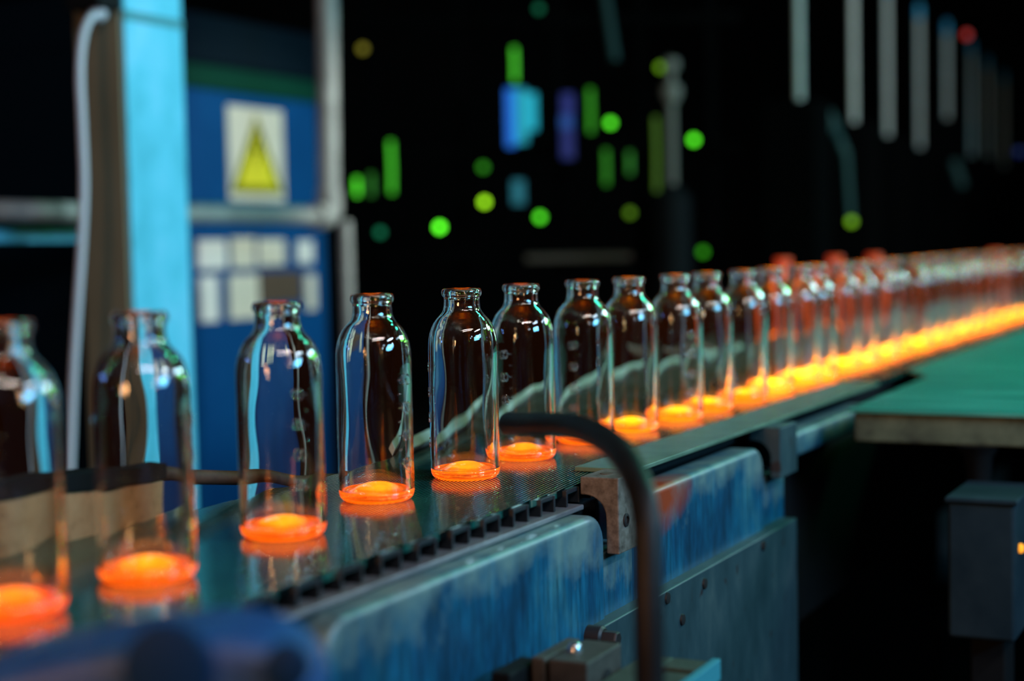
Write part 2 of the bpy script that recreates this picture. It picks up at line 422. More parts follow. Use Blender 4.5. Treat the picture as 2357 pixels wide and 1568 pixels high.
hot_prof = [(0.0, 0.0022), (0.014, 0.0015), (0.0235, 0.0), (0.0265, 0.0), (0.0290, 0.0012), (0.0308, 0.0034), (0.0317, 0.0062), (0.0319, 0.0097),
            (0.0290, 0.0098), (0.0268, 0.0088), (0.0240, 0.0080), (0.0205, 0.0092), (0.0160, 0.0120), (0.0100, 0.0142), (0.0045, 0.0151), (0.0, 0.0153)]
VAR = []
for s in (3, 11, 29):
    b = make_bottle_meshes(s)
    bmesh.ops.recalc_face_normals(b.bm, faces=b.bm.faces)
    me = bpy.data.meshes.new('bottle_body'); b.bm.to_mesh(me); b.bm.free()
    for p in me.polygons: p.use_smooth = True
    me.transform(Matrix.Diagonal((XY, XY, 1, 1))); VAR.append(me)
hb = MB().lathe(hot_prof, seg=56, close=False)
bmesh.ops.recalc_face_normals(hb.bm, faces=hb.bm.faces)
HB = bpy.data.meshes.new('bottle_base'); hb.bm.to_mesh(HB); hb.bm.free()
for p in HB.polygons: p.use_smooth = True
HB.transform(Matrix.Diagonal((XY, XY, 1, 1)))
# raised graduation marks: ticks and rounded numeral outlines up the side
def marks_mesh():
    mb = MB()
    def P(a, z, r=R+0.0002): return Vector((r*math.cos(a), r*math.sin(a), z))
    for z in (0.034, 0.058, 0.082, 0.106):
        mb.tube([P(a0*0.02, z) for a0 in range(-14, -5)], 0.00055, 8)
        for a0 in (-0.06, 0.12):
            loop = [P(a0 + 0.07*math.cos(t), z + 0.0044*math.sin(t)*(1 if abs(math.sin(t)) < 0.9 else 0.98)) for t in [2*PI*k/18 for k in range(19)]]
            mb.tube(loop, 0.0006, 8)
    for z in (0.046, 0.070, 0.094):
        mb.tube([P(a0*0.02, z) for a0 in range(-14, -9)], 0.0005, 8)
    bmesh.ops.recalc_face_normals(mb.bm, faces=mb.bm.faces)
    me = bpy.data.meshes.new('graduation_marks'); mb.bm.to_mesh(me); mb.bm.free()
    for p in me.polygons: p.use_smooth = True
    me.transform(Matrix.Diagonal((XY, XY, 1, 1)))
    return me
GM = marks_mesh()
def variant(me, m):
    k = (me.name, m)
    if k not in CACHE:
        c = me.copy(); c.materials.clear(); c.materials.append(M[m]); CACHE[k] = c
    return CACHE[k]
CACHE = {}
def part(name, me, parent):
    o = bpy.data.objects.new(name, me); COL.objects.link(o); o.parent = parent; return o
def bottle(p, rz, var, gm, bm_, label, marks=True):
    t = thing('glass_bottle', label, 'bottle', p, rz, 'glass bottles in a row on the belt')
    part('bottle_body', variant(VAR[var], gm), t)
    part('glowing_base', variant(HB, bm_), t)
    if marks: part('graduation_marks', variant(GM, 'glass_plain'), t)
    return t
near = [(30, 1437), (341, 1352), (653, 1248), (868, 1162), (1072, 1109), (1207, 1063), (1347, 1024), (1453, 996), (1559, 969), (1631, 947), (1714, 925)]
spots = []
for cx, yb in near:
    p = onz(cx, yb, BZ); d = p.y
    for _ in range(3):
        hh = 0.029*0.218/d*F/d; p = onz(cx, yb - hh, BZ); d = p.y
    spots.append(p)
def on_line(px, v):
    lo, hi = 0.2, 6.0
    for _ in range(50):
        mid = (lo+hi)/2
        if proj(C(mid, v))[0] < px: lo = mid
        else: hi = mid
    return C(lo, v)
vl = sum(uv(p)[1] for p in spots[7:])/4
for px in (1776, 1842, 1879, 1938, 1981, 2029, 2058, 2109, 2140, 2167, 2203, 2226, 2243, 2272, 2305, 2330, 2350, 2372):
    spots.append(on_line(px, vl + random.uniform(-0.006, 0.006)))
ORD = 'first second third fourth fifth sixth seventh eighth ninth tenth eleventh twelfth thirteenth fourteenth fifteenth sixteenth seventeenth eighteenth nineteenth twentieth twenty-first twenty-second twenty-third twenty-fourth twenty-fifth twenty-sixth twenty-seventh twenty-eighth twenty-ninth thirtieth'.split()
SPECIAL = {0: 'blurred clear glass bottle with red-orange base, cut off by the left picture edge',
           1: 'large blurred clear glass bottle standing in front of the cyan post',
           2: 'clear glass bottle in front of the blue cabinet, orange streak down its left wall',
           3: 'clear glass bottle standing just left of the sharpest bottle',
           4: 'sharpest clear glass bottle, raised marks up its left side, orange glowing base',
           5: 'clear glass bottle with green-lit shoulder behind the tip of the bent pipe',
           6: 'clear glass bottle behind the bend of the pipe, its base hidden',
           7: 'clear glass bottle with orange base just right of the pipe bend'}
rots = [2.2, 0.4, 1.2, -0.55, 3.05, 2.2, 1.9, 3.3, 5.2, 0.8, 2.7]
for i, p in enumerate(spots):
    lab = SPECIAL.get(i, 'clear glass bottle with glowing base, %s from the left end of the belt row' % ORD[i])
    rz = rots[i] if i < len(rots) else random.uniform(0, 6.28)
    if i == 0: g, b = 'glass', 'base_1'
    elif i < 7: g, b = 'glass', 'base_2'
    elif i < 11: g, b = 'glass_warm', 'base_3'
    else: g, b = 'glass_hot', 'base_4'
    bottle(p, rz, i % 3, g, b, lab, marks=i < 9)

# ------------------------------------------------------------------ belt
bt = thing('conveyor_belt', 'dark woven metal conveyor belt carrying the row of bottles', 'conveyor belt', C(0, 0, -0.02), TH)
MB().cbox(-1.1, 4.2, -0.128, 0.122, -0.006, 0.0).build('woven_surface', 'belt', bt)
for k in range(46):
    u0 = -0.62 + 0.0262*k
    tall = k % 2
    mb = MB()
    mb.cbox(u0, u0+0.0032, 0.110, 0.1262, -0.0155, -0.001)            # upright finger of the link
    mb.cbox(u0+0.0032, u0+0.0262, 0.118 - 0.008*tall, 0.1255 - 0.006*tall, -0.0045, -0.0005)
    if u0 < 0.05: mb.build('side_link', 'link', bt, bev=0.0005)
    else: mb.bm.free()
MB().cbox(-1.1, 4.2, 0.085, 0.108, -0.02, -0.0062).build('inner_shadow_bar', 'recess_black', bt)  # black bar put in as the shade behind the belt's side slots

# ------------------------------------------------------------------ conveyor frame: panels, brackets, strip, plates
fr = thing('belt_conveyor', 'weathered blue steel conveyor body carrying the dark belt', 'conveyor', C(0, 0, -BZ), TH)
MB().cbox(-1.1, 4.2, -0.118, 0.10, -0.30, -0.021).build('inner_frame', 'black', fr)
for u0 in (-0.7, 1.6, 3.6):
    MB().cbox(u0, u0+0.06, -0.10, 0.10, -BZ, -0.30).build('leg', 'black', fr)

def rounded(u0, u1, w0, w1, r, corners):
    """outline in the u-w plane, rounded at the corners listed (tl, tr, br, bl)"""
    out = []
    for key, cu, cw, a0 in (('bl', u0, w0, PI), ('br', u1, w0, 1.5*PI), ('tr', u1, w1, 0), ('tl', u0, w1, 0.5*PI)):
        if key in corners:
            ccu = cu + (r if cu == u0 else -r); ccw = cw + (r if cw == w0 else -r)
            out += [(ccu + r*math.cos(a0 + 0.5*PI*k/7), ccw + r*math.sin(a0 + 0.5*PI*k/7)) for k in range(8)]
        else: out.append((cu, cw))
    return out
def panel(u0, u1, w0, w1, v0, v1, r, corners, m, name='side_panel', bev=0.007, bseg=4):
    o_ = thing('tmp', 'x y z w', 'tmp', C(u0, v1, w1), TH)      # own frame so that wear sits where it should
    pts = [C(u, v0, w) for u, w in rounded(u0, u1, w0, w1, r, corners)]
    o = MB().prism(pts, VX*(v1-v0)).build(name, m, at_=C(u0, v1, w1), rz=TH, bev=bev, bseg=bseg)
    bpy.data.objects.remove(o_)
    mw = o.matrix_world.copy(); o.parent = fr; o.matrix_parent_inverse = PM[fr.name].inverted(); o.matrix_world = mw
    for p in o.data.polygons: p.use_smooth = True
    o.modifiers['bevel'].harden_normals = True
    return o
panel(-0.47, -0.020, -0.30, -0.0215, 0.112, 0.153, 0.028, ('tr', 'tl'), 'panel')
panel(0.045, 0.452, -0.30, -0.0205, 0.112, 0.150, 0.028, ('tr',), 'panel_rust')
panel(0.535, 0.95, -0.052, -0.0205, 0.112, 0.150, 0.010, ('tl',), 'panel')
panel(-0.026, 0.060, -0.30, -0.0600, 0.112, 0.1495, 0.01, (), 'panel', 'joint_plate', 0.002, 2)
panel(0.445, 0.545, -0.30, -0.0600, 0.112, 0.1450, 0.01, (), 'panel', 'joint_plate', 0.002, 2)
panel(-0.05, 0.535, -0.42, -0.118, 0.130, 0.164, 0.01, (), 'lower', 'lower_plate', 0.002, 2)
MB().cbox(-0.62, -0.022, 0.112, 0.1335, -0.0205, -0.0158).build('top_lip', 'lip_steel', fr, bev=0.0012)
MB().cbox(0.062, 0.455, 0.086, 0.147, 0.0005, 0.0050).build('edge_strip', 'strip', fr, bev=0.0008)
MB().cbox(0.455, 1.02, 0.088, 0.147, 0.0005, 0.0050).build('edge_strip', 'strip', fr, bev=0.0008)
def bracket(u0, u1, top, m, bolt=True):
    v0, v1, wl = 0.129, 0.1665, -0.0600
    leg, arm = 0.0125, 0.0165
    pts = [(v0, top), (v1, top), (v1, wl), (v1-leg, wl)]
    cv, cw, rr = v0+0.004, top-arm-0.020, 0.020
    for k in range(9):
        a = 0.5*PI*k/8
        pts.append((v1-leg - 0.020 + 0.020*math.cos(a), top-arm-0.020 + 0.020*math.sin(a)))
    pts.append((v0, top-arm))
    b = MB().prism([C(u0, v, w) for v, w in pts], UX*(u1-u0)).build('corner_bracket', m, fr, bev=0.0012)
    um = u0 + 0.016
    if bolt:
        o = C(um, v1-0.0005, top-0.040)
        MB().lathe([(0.0062, 0), (0.0062, 0.0016), (0.0045, 0.0022), (0.0036, 0.0022), (0.0036, 0.0005), (0, 0.0005)], o, VX, 20, close=False).build('socket_bolt', 'dark_bolt', b, smooth='auto')
        MB().lathe([(0, -0.001), (0.006, -0.001), (0.006, 0.0006), (0.0, 0.0008)], C(u0+0.024, v0+0.016, top), (0, 0, 1), 16, close=False).build('bolt_hole', 'brown', b)
    return b
bracket(-0.020, 0.032, 0.0090, 'steel_tan')
bracket(0.462, 0.530, 0.0000, 'lower', bolt=False)
for u, w in ((0.10, -0.125), (0.205, -0.132), (0.40, -0.128), (0.14, -0.155)):
    MB().lathe([(0, 0), (0.006, 0), (0.0055, 0.0022), (0, 0.003)], C(u, 0.1638, w), VX, 12, close=False).build('rivet', 'dark_bolt', fr, smooth='auto')
q = uv(at(1447, 1475, 1.36)); qz = at(1447, 1475, 1.36).z - BZ
MB().lathe([(0, -0.014), (0.0075, -0.014), (0.0075, 0.004), (0.0066, 0.006), (0, 0.006)], C(q[0], 0.176, qz), VX, 6, close=False).build('hex_bolt', 'dark_bolt', fr, bev=0.0006)
MB().lathe([(0, -0.03), (0.0105, -0.03), (0.0105, -0.0095), (0.0085, -0.0075), (0, -0.0075)], C(q[0], 0.176, qz), VX, 24, close=False).build('washer', 'dark_bolt', fr, smooth='auto')
# far side deck of the conveyor
MB().prism([C(0.125, -0.131, -0.004), C(0.44, -0.216, -0.004), C(0.62, -0.25, -0.004), C(1.6, -0.27, -0.004), C(1.7, -0.52, -0.004), C(4.2, -0.52, -0.004), C(4.2, -0.131, -0.004)], (0, 0, 0.0035)).build('far_deck', 'dark_deck', fr)
MB().tube([C(0.118, -0.1375, 0.0075), C(0.44, -0.222, 0.0075), C(0.62, -0.256, 0.0075), C(1.6, -0.276, 0.0075), C(1.7, -0.526, 0.0075)], 0.0088, 4).build('guide_rail', 'deck', fr, bev=0.001)
MB().cbox(2.2, 2.3, -0.50, -0.40, -BZ, -0.004).build('leg', 'black', fr)

# ------------------------------------------------------------------ red-hot bottles waiting behind the row
for k, (px, d, lab) in enumerate(((1803, 3.5, 'red-glowing fresh bottle behind the row, nearest of those standing back'), (1922, 3.75, 'red-glowing fresh bottle behind the row, second of those standing back'),
                                  (2012, 4.0, 'dull orange fresh bottle behind the row, third of those standing back'), (2290, 4.5, 'red-glowing fresh bottle behind the row, close to the right picture edge'))):
    g = at(px, 600, d); z0 = BZ + 0.0
    t = thing('hot_bottle', lab, 'bottle', (g.x, g.y, z0), 0.3*k, 'red-hot bottles behind the row')
    me = variant(VAR[k % 3], 'red_hot'); part('bottle_body', me, t); part('glowing_base', variant(HB, 'base_3'), t)

# ------------------------------------------------------------------ bent black pipe in front
pp = [at(1172, 976, 1.30), at(1230, 977, 1.24), at(1300, 979, 1.175), at(1345, 988, 1.13), at(1390, 1010, 1.085), at(1428, 1044, 1.045), at(1458, 1090, 1.01), at(1479, 1145, 0.985), at(1490, 1215, 0.972)]
foot = pp[-1]
path = bez(pp, 6)
vx, vy = at(1493, 1400, 0.962).x, at(1493, 1400, 0.962).y
path += [Vector((vx, vy, z)) for z in (BZ-0.02, BZ-0.06, BZ-0.2, 0.012)]
bp = thing('bent_pipe', 'black bent pipe curving over the belt edge in front of the bottles', 'pipe', (vx, vy, 0))
MB().tube(path, 0.0094, 28).build('pipe', 'pipe_black', bp, smooth='auto')
dv = (path[0]-path[1]).normalized()
MB().tube([path[0] + dv*0.0002, path[0] + dv*0.0012], 0.0072, 24).build('end_plug', 'brown', bp, smooth='auto')
MB().lathe([(0, 0), (0.05, 0), (0.05, 0.010), (0.013, 0.012), (0.013, 0.03), (0, 0.03)], (vx, vy, 0), seg=28, close=False).build('foot_flange', 'pipe_black', bp, smooth='auto')

# ------------------------------------------------------------------ clamp block and slotted plate by the frame
PW, JT = -0.111, -0.0955
pl = thing('slotted_plate', 'grey-green slotted steel plate behind the foot of the bent pipe', 'plate', C(-0.26, 0.27, PW-0.05), TH)
MB().cbox(-0.36, -0.150, 0.242, 0.268, PW-0.012, PW).build('plate', 'plate_green', pl, bev=0.001)
MB().cbox(-0.36, -0.190, 0.277, 0.300, PW-0.012, PW).build('plate', 'plate_green', pl, bev=0.001)
MB().cbox(-0.180, -0.150, 0.2682, 0.300, PW-0.012, PW).build('plate', 'plate_green', pl, bev=0.001)
MB().cbox(-0.36, -0.150, 0.3002, 0.307, PW-0.014, PW+0.003).build('edge_rib', 'teal', pl, bev=0.001)
MB().cbox(-0.25, -0.170, 0.246, 0.296, -BZ, PW-0.0125).build('support_post', 'black', pl)
cu, cv = -0.245, 0.235
cb = thing('clamp_block', 'small brown steel clamp block with a domed bolt, below the blue panel', 'clamp', C(cu+0.03, cv-0.02, -0.2), TH)
MB().cbox(cu, cu+0.066, cv-0.032, cv, -0.18, JT).build('jaw', 'clamp_steel', cb, bev=0.0015)
MB().cbox(cu, cu+0.066, cv-0.047, cv-0.0355, -0.18, JT).build('jaw', 'clamp_steel', cb, bev=0.0015)
MB().cbox(cu+0.004, cu+0.062, cv-0.0355, cv-0.032, -0.18, JT-0.004).build('shim', 'recess_black', cb)
MB().lathe([(0.0, 0.0075), (0.003, 0.007), (0.0055, 0.0045), (0.0062, 0.0), (0, 0)], C(cu+0.030, cv-0.024, JT), seg=20, close=False).build('domed_bolt', 'bolt', cb, smooth='auto')
MB().lathe([(0, 0), (0.0085, 0), (0.0085, 0.0012), (0.0, 0.0012)], C(cu+0.036, cv-0.0002, JT-0.022), VX, 20, close=False).build('bore', 'recess_black', cb)
MB().cbox(cu-0.03, cu+0.02, cv-0.066, cv-0.050, -0.18, JT-0.006).build('stop_bar', 'black', cb, bev=0.002)
MB().cbox(cu-0.03, cu+0.066, 0.1645, cv, -0.21, -0.18).build('support_arm', 'black', cb)

# ------------------------------------------------------------------ blue rounded hood at the near end
hd = thing('machine_hood', 'rounded dark blue machine hood, very blurred in the near corner below the bottles', 'hood', (-0.17, 0.72, 0))
def hood_outline(sc=1.0, dy=0.0):
    pts = [(-80, 1640), (-60, 1545), (120, 1490), (300, 1452), (480, 1430), (600, 1440), (680, 1480), (730, 1540), (740, 1640)]
    return [at(200+(x-200)*sc, 1640+(y-1640)*sc, 0.74) for x, y in pts]
out = [p.copy() for p in bez(hood_outline(), 5)]
for p in out: p.y = 0.70
out2 = [Vector((p.x, p.y, p.z)) for p in out]
MB().prism([Vector((out[0].x, 0.70, BZ-0.25))] + out2 + [Vector((out[-1].x, 0.70, BZ-0.25))], (0, 0.07, 0)).build('shell', 'hood_blue', hd, bev=0.012, bseg=4)
for px, r in ((375, 0.020), (655, 0.011)):
    c_ = at(px, 1548, 0.70)
    MB().lathe([(0, -0.004), (r, -0.004), (r, 0.002), (r*0.8, 0.003), (0, 0.003)], (c_.x, 0.698, c_.z), (0, -1, 0), 24, close=False).build('port_cover', 'port_blue', hd, smooth='auto')
MB().box(-0.22, -0.12, 0.71, 0.76, 0, BZ-0.25).build('pedestal', 'black', hd)

# ------------------------------------------------------------------ guide bracket behind the nearest bottles
a, b2 = onz(60, 1290, BZ), onz(352, 1222, BZ)
ga, gb = uv(a), uv(b2)
gbr = thing('guide_bracket', 'tan block with a rusty rod behind the two nearest bottles', 'bracket', C(-0.4, -0.15, -0.03), TH)
u0, u1 = -0.56, -0.265
MB().prism([C(u0, -0.131, -0.03), C(u1, -0.131, -0.03), C(u1, -0.131, 0.026), C(u0, -0.131, 0.050)], -VX*0.03).build('block', 'tan', gbr, bev=0.002)
MB().prism([C(u0, -0.129, 0.0502), C(u1+0.002, -0.129, 0.0262), C(u1+0.002, -0.129, 0.040), C(u0, -0.129, 0.066)], -VX*0.034).build('top_plate', 'black', gbr, bev=0.001)
r0, r1 = at(345, 1096, 1.315), at(786, 1106, 1.57)
MB().tube([r0, r0.lerp(r1, 0.5), r1], 0.0066, 18).build('rod', 'rust', gbr, smooth='auto')
MB().cbox(-0.45, -0.40, -0.158, -0.132, -BZ, -0.03).build('support', 'black', gbr)

# ------------------------------------------------------------------ work table at the right
tb = thing('work_table', 'thick stone-edged table with a teal metal top beside the belt', 'table', C(1.2, 0.6, -BZ), TH)
outl = [(0.665, 0.192), (1.17, 0.186), (1.29, 0.128), (4.0, 0.128), (4.0, 1.5), (0.665, 1.5)]
MB().prism([C(u, v, -0.002) for u, v in outl], (0, 0, 0.004)).build('top_sheet', 'table', tb)
outs = [(0.672, 0.199), (1.18, 0.194), (1.30, 0.15), (4.0, 0.15), (4.0, 1.5), (0.672, 1.5)]
slab = MB().prism([C(u, v, -0.040) for u, v in outs], (0, 0, 0.038)).build('slab', 'slab', tb, bev=0.003)
for u, v in ((0.95, 0.62), (2.6, 0.5), (2.6, 1.3), (0.95, 1.35)):
    MB().cbox(u, u+0.06, v, v+0.06, -BZ, -0.040).build('leg', 'black', tb)
lg = at(2252, 1085, 1.95)
MB().lathe([(0, 0), (0.012, 0), (0.018, 0.05), (0.03, 0.065), (0, 0.065)], (lg.x, lg.y, BZ-0.105), seg=16, close=False).build('underside_boss', 'black', tb, smooth='auto')

# ------------------------------------------------------------------ control box under the table
kk = at(2336, 1165, 1.74); ku, kv = uv(kk); kw = kk.z - BZ
kb = thing('junction_box', 'grey-blue metal control box under the table edge', 'control box', C(ku+0.05, kv-0.03, kw-0.155), TH)
MB().cbox(ku, ku+0.13, kv-0.074, kv, kw-0.155, kw).build('housing', 'grey_box', kb, bev=0.004)
MB().cbox(ku-0.003, ku+0.133, kv-0.077, kv+0.003, kw, kw+0.006).build('lid', 'grey_box', kb, bev=0.002)
MB().lathe([(0, 0), (0.0055, 0), (0.0055, 0.003), (0.003, 0.005), (0, 0.005)], C(ku+0.03, kv, kw-0.053), VX, 16, close=False).build('orange_pilot_light', simple('pilot_orange', (0.8, 0.3, 0.02), 0.4, em=(1, 0.35, 0.02), ems=1.2), kb, smooth='auto')
MB().cbox(ku+0.03, ku+0.09, kv-0.055, kv-0.015, -BZ, kw-0.155).build('pedestal', 'black', kb, bev=0.003)

# ------------------------------------------------------------------ cyan steel post with cable
k0 = at(299, 400, 3.0); pu, pv = uv(k0)
post = thing('steel_post', 'tall box steel post, right face pale cyan and left face toned olive brown for the warm light', 'post', (k0.x, k0.y, 0), TH)
MB().cbox(pu, pu+0.172, pv-0.008, pv, -BZ, 4.0-BZ+0.9).build('cyan_face', 'cyan_paint', post, bev=0.002)
MB().cbox(pu-0.006, pu+0.172, pv-0.120, pv-0.008, -BZ, 4.0-BZ+0.9).build('warm_lit_face', 'olive', post, bev=0.002)
zz = at(299, 33, 3.0).z - BZ
MB().cbox(pu-0.001, pu+0.173, pv-0.002, pv+0.0015, zz-0.012, zz+0.006).build('weld_seam', 'teal', post)
cbl = thing('power_cable', 'pale grey cable running down the left side of the cyan post', 'cable', (at(165, 1040, 2.9)*1))
cp = [at(228, 28, 2.96), at(206, 45, 2.92), at(190, 90, 2.89), at(184, 170, 2.88), at(189, 300, 2.88), at(193, 430, 2.88), at(188, 560, 2.88), at(179, 700, 2.88), at(170, 850, 2.88), at(164, 1000, 2.88), at(160, 1200, 2.88)]
ce = cp[-1]
cp += [Vector((ce.x, ce.y, 0.35)), Vector((ce.x, ce.y, 0.0))]
def off_post(p, r):
    a, b = uv(p)
    return C(min(a, pu-0.0065-r), b, p.z-BZ)
cp = [off_post(p, 0.0085) for p in cp]
MB().tube(bez(cp, 6), 0.0078, 14).build('cable', 'cable_grey', cbl, smooth='auto')
gp = off_post(at(226, 30, 2.96), 0.0175)
MB().ball(gp, 0.017, 1, 1, 1).build('cable_gland', 'cable_grey', cbl, smooth=True)
jp = at(215, -5, 2.955); ju, jv = uv(jp)
MB().cbox(pu-0.07, pu-0.0065, jv-0.05, jv+0.035, jp.z-BZ-0.022, jp.z-BZ+0.14).build('junction_cover', 'black', cbl, bev=0.004)

# ------------------------------------------------------------------ handrail with elbow
e = at(758, 500, 4.2); eu, ev = uv(e); ez = e.z - BZ
hr = thing('pipe_handrail', 'grey pipe handrail with a corner elbow and a tall upright in front of the cabinet', 'handrail', C(eu, ev, -BZ), TH)
MB().tube([C(eu-1.7, ev, ez+0.006), C(eu-0.05, ev, ez)], 0.022, 18).build('rail', 'pipe_grey', hr, smooth='auto')
tp = at(782, -300, 4.2); tp = Vector((C(eu, ev).x + 0.035, C(eu, ev).y+0.02, 3.4))
MB().tube([C(eu, ev, ez+0.05), tp], 0.029, 20).build('upright', 'pipe_grey', hr, smooth='auto')
MB().tube(bez([C(eu-0.07, ev, ez), C(eu-0.02, ev, ez+0.004), C(eu, ev, ez+0.02), C(eu, ev, ez+0.075)], 6), 0.034, 20).build('elbow', 'pipe_grey', hr, smooth='auto')
lp = at(797, 560, 4.25)
MB().tube([Vector((lp.x, lp.y, e.z-0.01)), Vector((lp.x, lp.y, 0))], 0.016, 16).build('lower_post', 'pipe_grey', hr, smooth='auto')
lr = at(0, 537, 3.25); lu, lv = uv(lr)
lrt = thing('cyan_rail', 'cyan horizontal rail behind the post, below the grey handrail pipe', 'rail', C(lu, lv, -BZ), TH)
MB().cbox(lu-0.5, lu+0.55, lv-0.02, lv+0.004, lr.z-BZ-0.020, lr.z-BZ+0.020).build('bar', 'cyan_paint', lrt, bev=0.004)
for du in (-0.45, 0.5):
    MB().cbox(lu+du, lu+du+0.03, lv-0.018, lv-0.002, -BZ, lr.z-BZ-0.020).build('leg', 'black', lrt)

# ------------------------------------------------------------------ control cabinet and warning sign
s0 = at(522, 240, 4.5); su, sv = uv(s0)
def zc(y): return at(522, y, 4.5).z - BZ
cab = thing('control_cabinet', 'dark blue control cabinet with rows of white plates behind the pipe handrail', 'cabinet', C(su+0.1, sv-0.2, -BZ), TH)
uL, uR = su-0.55, su+0.52
MB().cbox(uL, uR, sv-0.45, sv-0.012, -BZ, zc(150)).build('body', 'cab_dark', cab, bev=0.004)
MB().cbox(uL, uR-0.06, sv-0.012, sv-0.002, zc(468), zc(212)).build('upper_door', 'cab_blue', cab, bev=0.003)
MB().cbox(uL, uR-0.03, sv-0.012, sv+0.006, zc(212)+0.002, zc(158)).build('header_strip', simple('dark_green', (0.002, 0.045, 0.026), 0.6, spec=0.08), cab, bev=0.003)
MB().cbox(uL, uR, sv-0.45, sv-0.004, zc(150)+0.0005, zc(40)).build('cowl', 'cab_dark', cab, bev=0.004)
MB().cbox(uL, uR-0.02, sv-0.012, sv+0.02, zc(490), zc(471)).build('ledge', 'teal', cab, bev=0.002)
MB().cbox(uL, uR-0.03, sv-0.012, sv-0.004, -BZ+0.1, zc(495)).build('lower_door', 'cab_blue', cab, bev=0.003)
def upx(px):                      # where along the cabinet face a pixel column falls
    lo, hi = su-1.5, su+1.5
    for _ in range(40):
        mid = (lo+hi)/2
        if proj(C(mid, sv, zc(500)))[0] < px: lo = mid
        else: hi = mid
    return lo
for x0, x1, y0, y1, m in ((452, 518, 552, 618, 'white_plate'), (530, 584, 548, 618, 'cream'), (592, 652, 552, 614, 'cream'), (682, 718, 556, 612, 'white_plate'),
                          (454, 496, 634, 738, 'white_plate'), (522, 590, 634, 738, 'cream'), (700, 722, 640, 730, 'cream'), (594, 690, 630, 705, 'brown')):
    MB().cbox(upx(x0), upx(x1), sv-0.004, sv+0.002, zc(y1), zc(y0)).build('terminal_plate' if m != 'brown' else 'brown_plate', m, cab, bev=0.001)
sg = thing('warning_sign', 'cream warning sign with a yellow triangle on the blue cabinet', 'sign', C(su+0.135, sv-0.002, zc(460)), TH)
sw, z1, z0 = 0.272, zc(241), zc(461)
MB().cbox(su, su+sw, sv-0.0015, sv+0.001, z0, z1).build('plate', 'cream', sg)
def tri(m, name, k, v, th):
    cx = su+sw/2; zb = z0+0.022; ht = (z1-z0)-0.040; cz = zb+ht/3
    pts = [(cx-sw*0.485, zb), (cx+sw*0.485, zb), (cx, zb+ht)]
    pts = [(cx+(x-cx)*k, cz+(z-cz)*k) for x, z in pts]
    return MB().prism([C(x, v, z) for x, z in pts], VX*th).build(name, m, sg)
tri('sign_olive', 'triangle_border', 1.0, sv+0.001, 0.0006)
tri('yellow', 'triangle', 0.70, sv+0.0016, 0.0006)
cx, zt = su+sw/2, z1-0.085
bolt = [(0.012, 0.02), (-0.022, -0.045), (-0.004, -0.042), (-0.016, -0.105), (0.022, -0.03), (0.004, -0.033), (0.028, 0.02)]
MB().prism([C(cx+x, sv+0.0022, zt+z) for x, z in bolt], VX*0.0005).build('lightning_symbol', 'sign_dark', sg)

# ------------------------------------------------------------------ forming machine in the dark: tubes, stem, rack, lamps
fm = thing('forming_machine', 'dark bottle forming machine standing behind the belt at the right', 'machine', C(3.5, -0.8, -BZ), TH)
tubes = [(px, a, b, d*1.25) for px, a, b, d in ((1840, -160, 235, 4.0), (1965, -90, 285, 4.7), (2043, -20, 315, 5.2), (2117, 36, 342, 5.8), (2180, 72, 275, 6.2), (2237, 118, 360, 6.7), (2274, 152, 400, 7.2), (2311, 185, 385, 7.8))]
names = ['pale steel tube cut off by the picture top, leftmost of the upright tubes', 'pale steel tube, second of the upright tubes from the post side', 'steel tube with a bluish upper end, third of the upright tubes',
         'steel tube with a bright blue cap, fourth of the upright tubes', 'short steel tube with a blue cap, fifth of the upright tubes', 'dim steel tube below the red light, sixth of the upright tubes',
         'dim green-tinged steel tube, seventh of the upright tubes', 'dimmest steel tube at the far end of the upright tubes']
for i, (px, y0, y1, d) in enumerate(tubes):
    b_ = at(px, y1, d); t_ = at(px, y0, d)
    pu_, pv_ = uv(b_)
    MB().cbox(pu_-0.09, pu_+0.09, pv_-0.10, pv_+0.08, -BZ, b_.z-BZ-0.0).build('station_block', 'rack_black', fm, bev=0.01)
    tt = thing('steel_tube', names[i], 'tube', b_, 0, 'upright steel tubes on the forming machine')
    r = 0.0125; b_ = b_ + Vector((0, 0, 0.0006))
    MB().lathe([(0, 0), (r, 0), (r, t_.z-b_.z-0.02), (0, t_.z-b_.z-0.02)], b_, seg=20, close=False).build('tube', 'tube_grey', tt, smooth='auto')
    MB().lathe([(0, 0), (r*1.08, 0), (r*1.08, 0.05), (r*0.6, 0.068), (0, 0.07)], (b_.x, b_.y, t_.z-0.02), seg=20, close=False).build('cap', 'tube_cap', tt, smooth='auto')
for (p0, p1, r) in ((at(1880, 285, 5.6), at(1915, 300, 5.6), 0.02), (at(1905, 255, 5.6), at(1948, 360, 5.6), 0.016), (at(1948, 360, 5.6), at(1958, 510, 5.6), 0.012), (at(2195, 370, 7.2), at(2215, 430, 7.2), 0.02)):
    MB().tube([p0, p0.lerp(p1, 0.5), p1], r, 14).build('air_hose', 'dim_hose', fm, smooth='auto')
sp = at(1548, 432, 5.0)
vs = thing('valve_stem', 'pale vertical piston rod with a collar and round knob in the dark background', 'piston', (sp.x, sp.y, 0))
def zat(y): return at(1548, y, 5.0).z
MB().lathe([(0, 0), (0.06, 0), (0.06, zat(455)), (0.022, zat(425)), (0, zat(425))], (sp.x, sp.y, 0), seg=20, close=False).build('pedestal', 'black', vs, smooth='auto')
MB().lathe([(0, zat(425)), (0.013, zat(425)), (0.013, zat(240)), (0, zat(240))], (sp.x, sp.y, 0), seg=20, close=False).build('rod', 'dull_metal', vs, smooth='auto')
MB().lathe([(0, zat(240)), (0.02, zat(238)), (0.034, zat(215)), (0.030, zat(198)), (0, zat(195))], (sp.x, sp.y, 0), seg=20, close=False).build('collar', 'dull_metal', vs, smooth='auto')
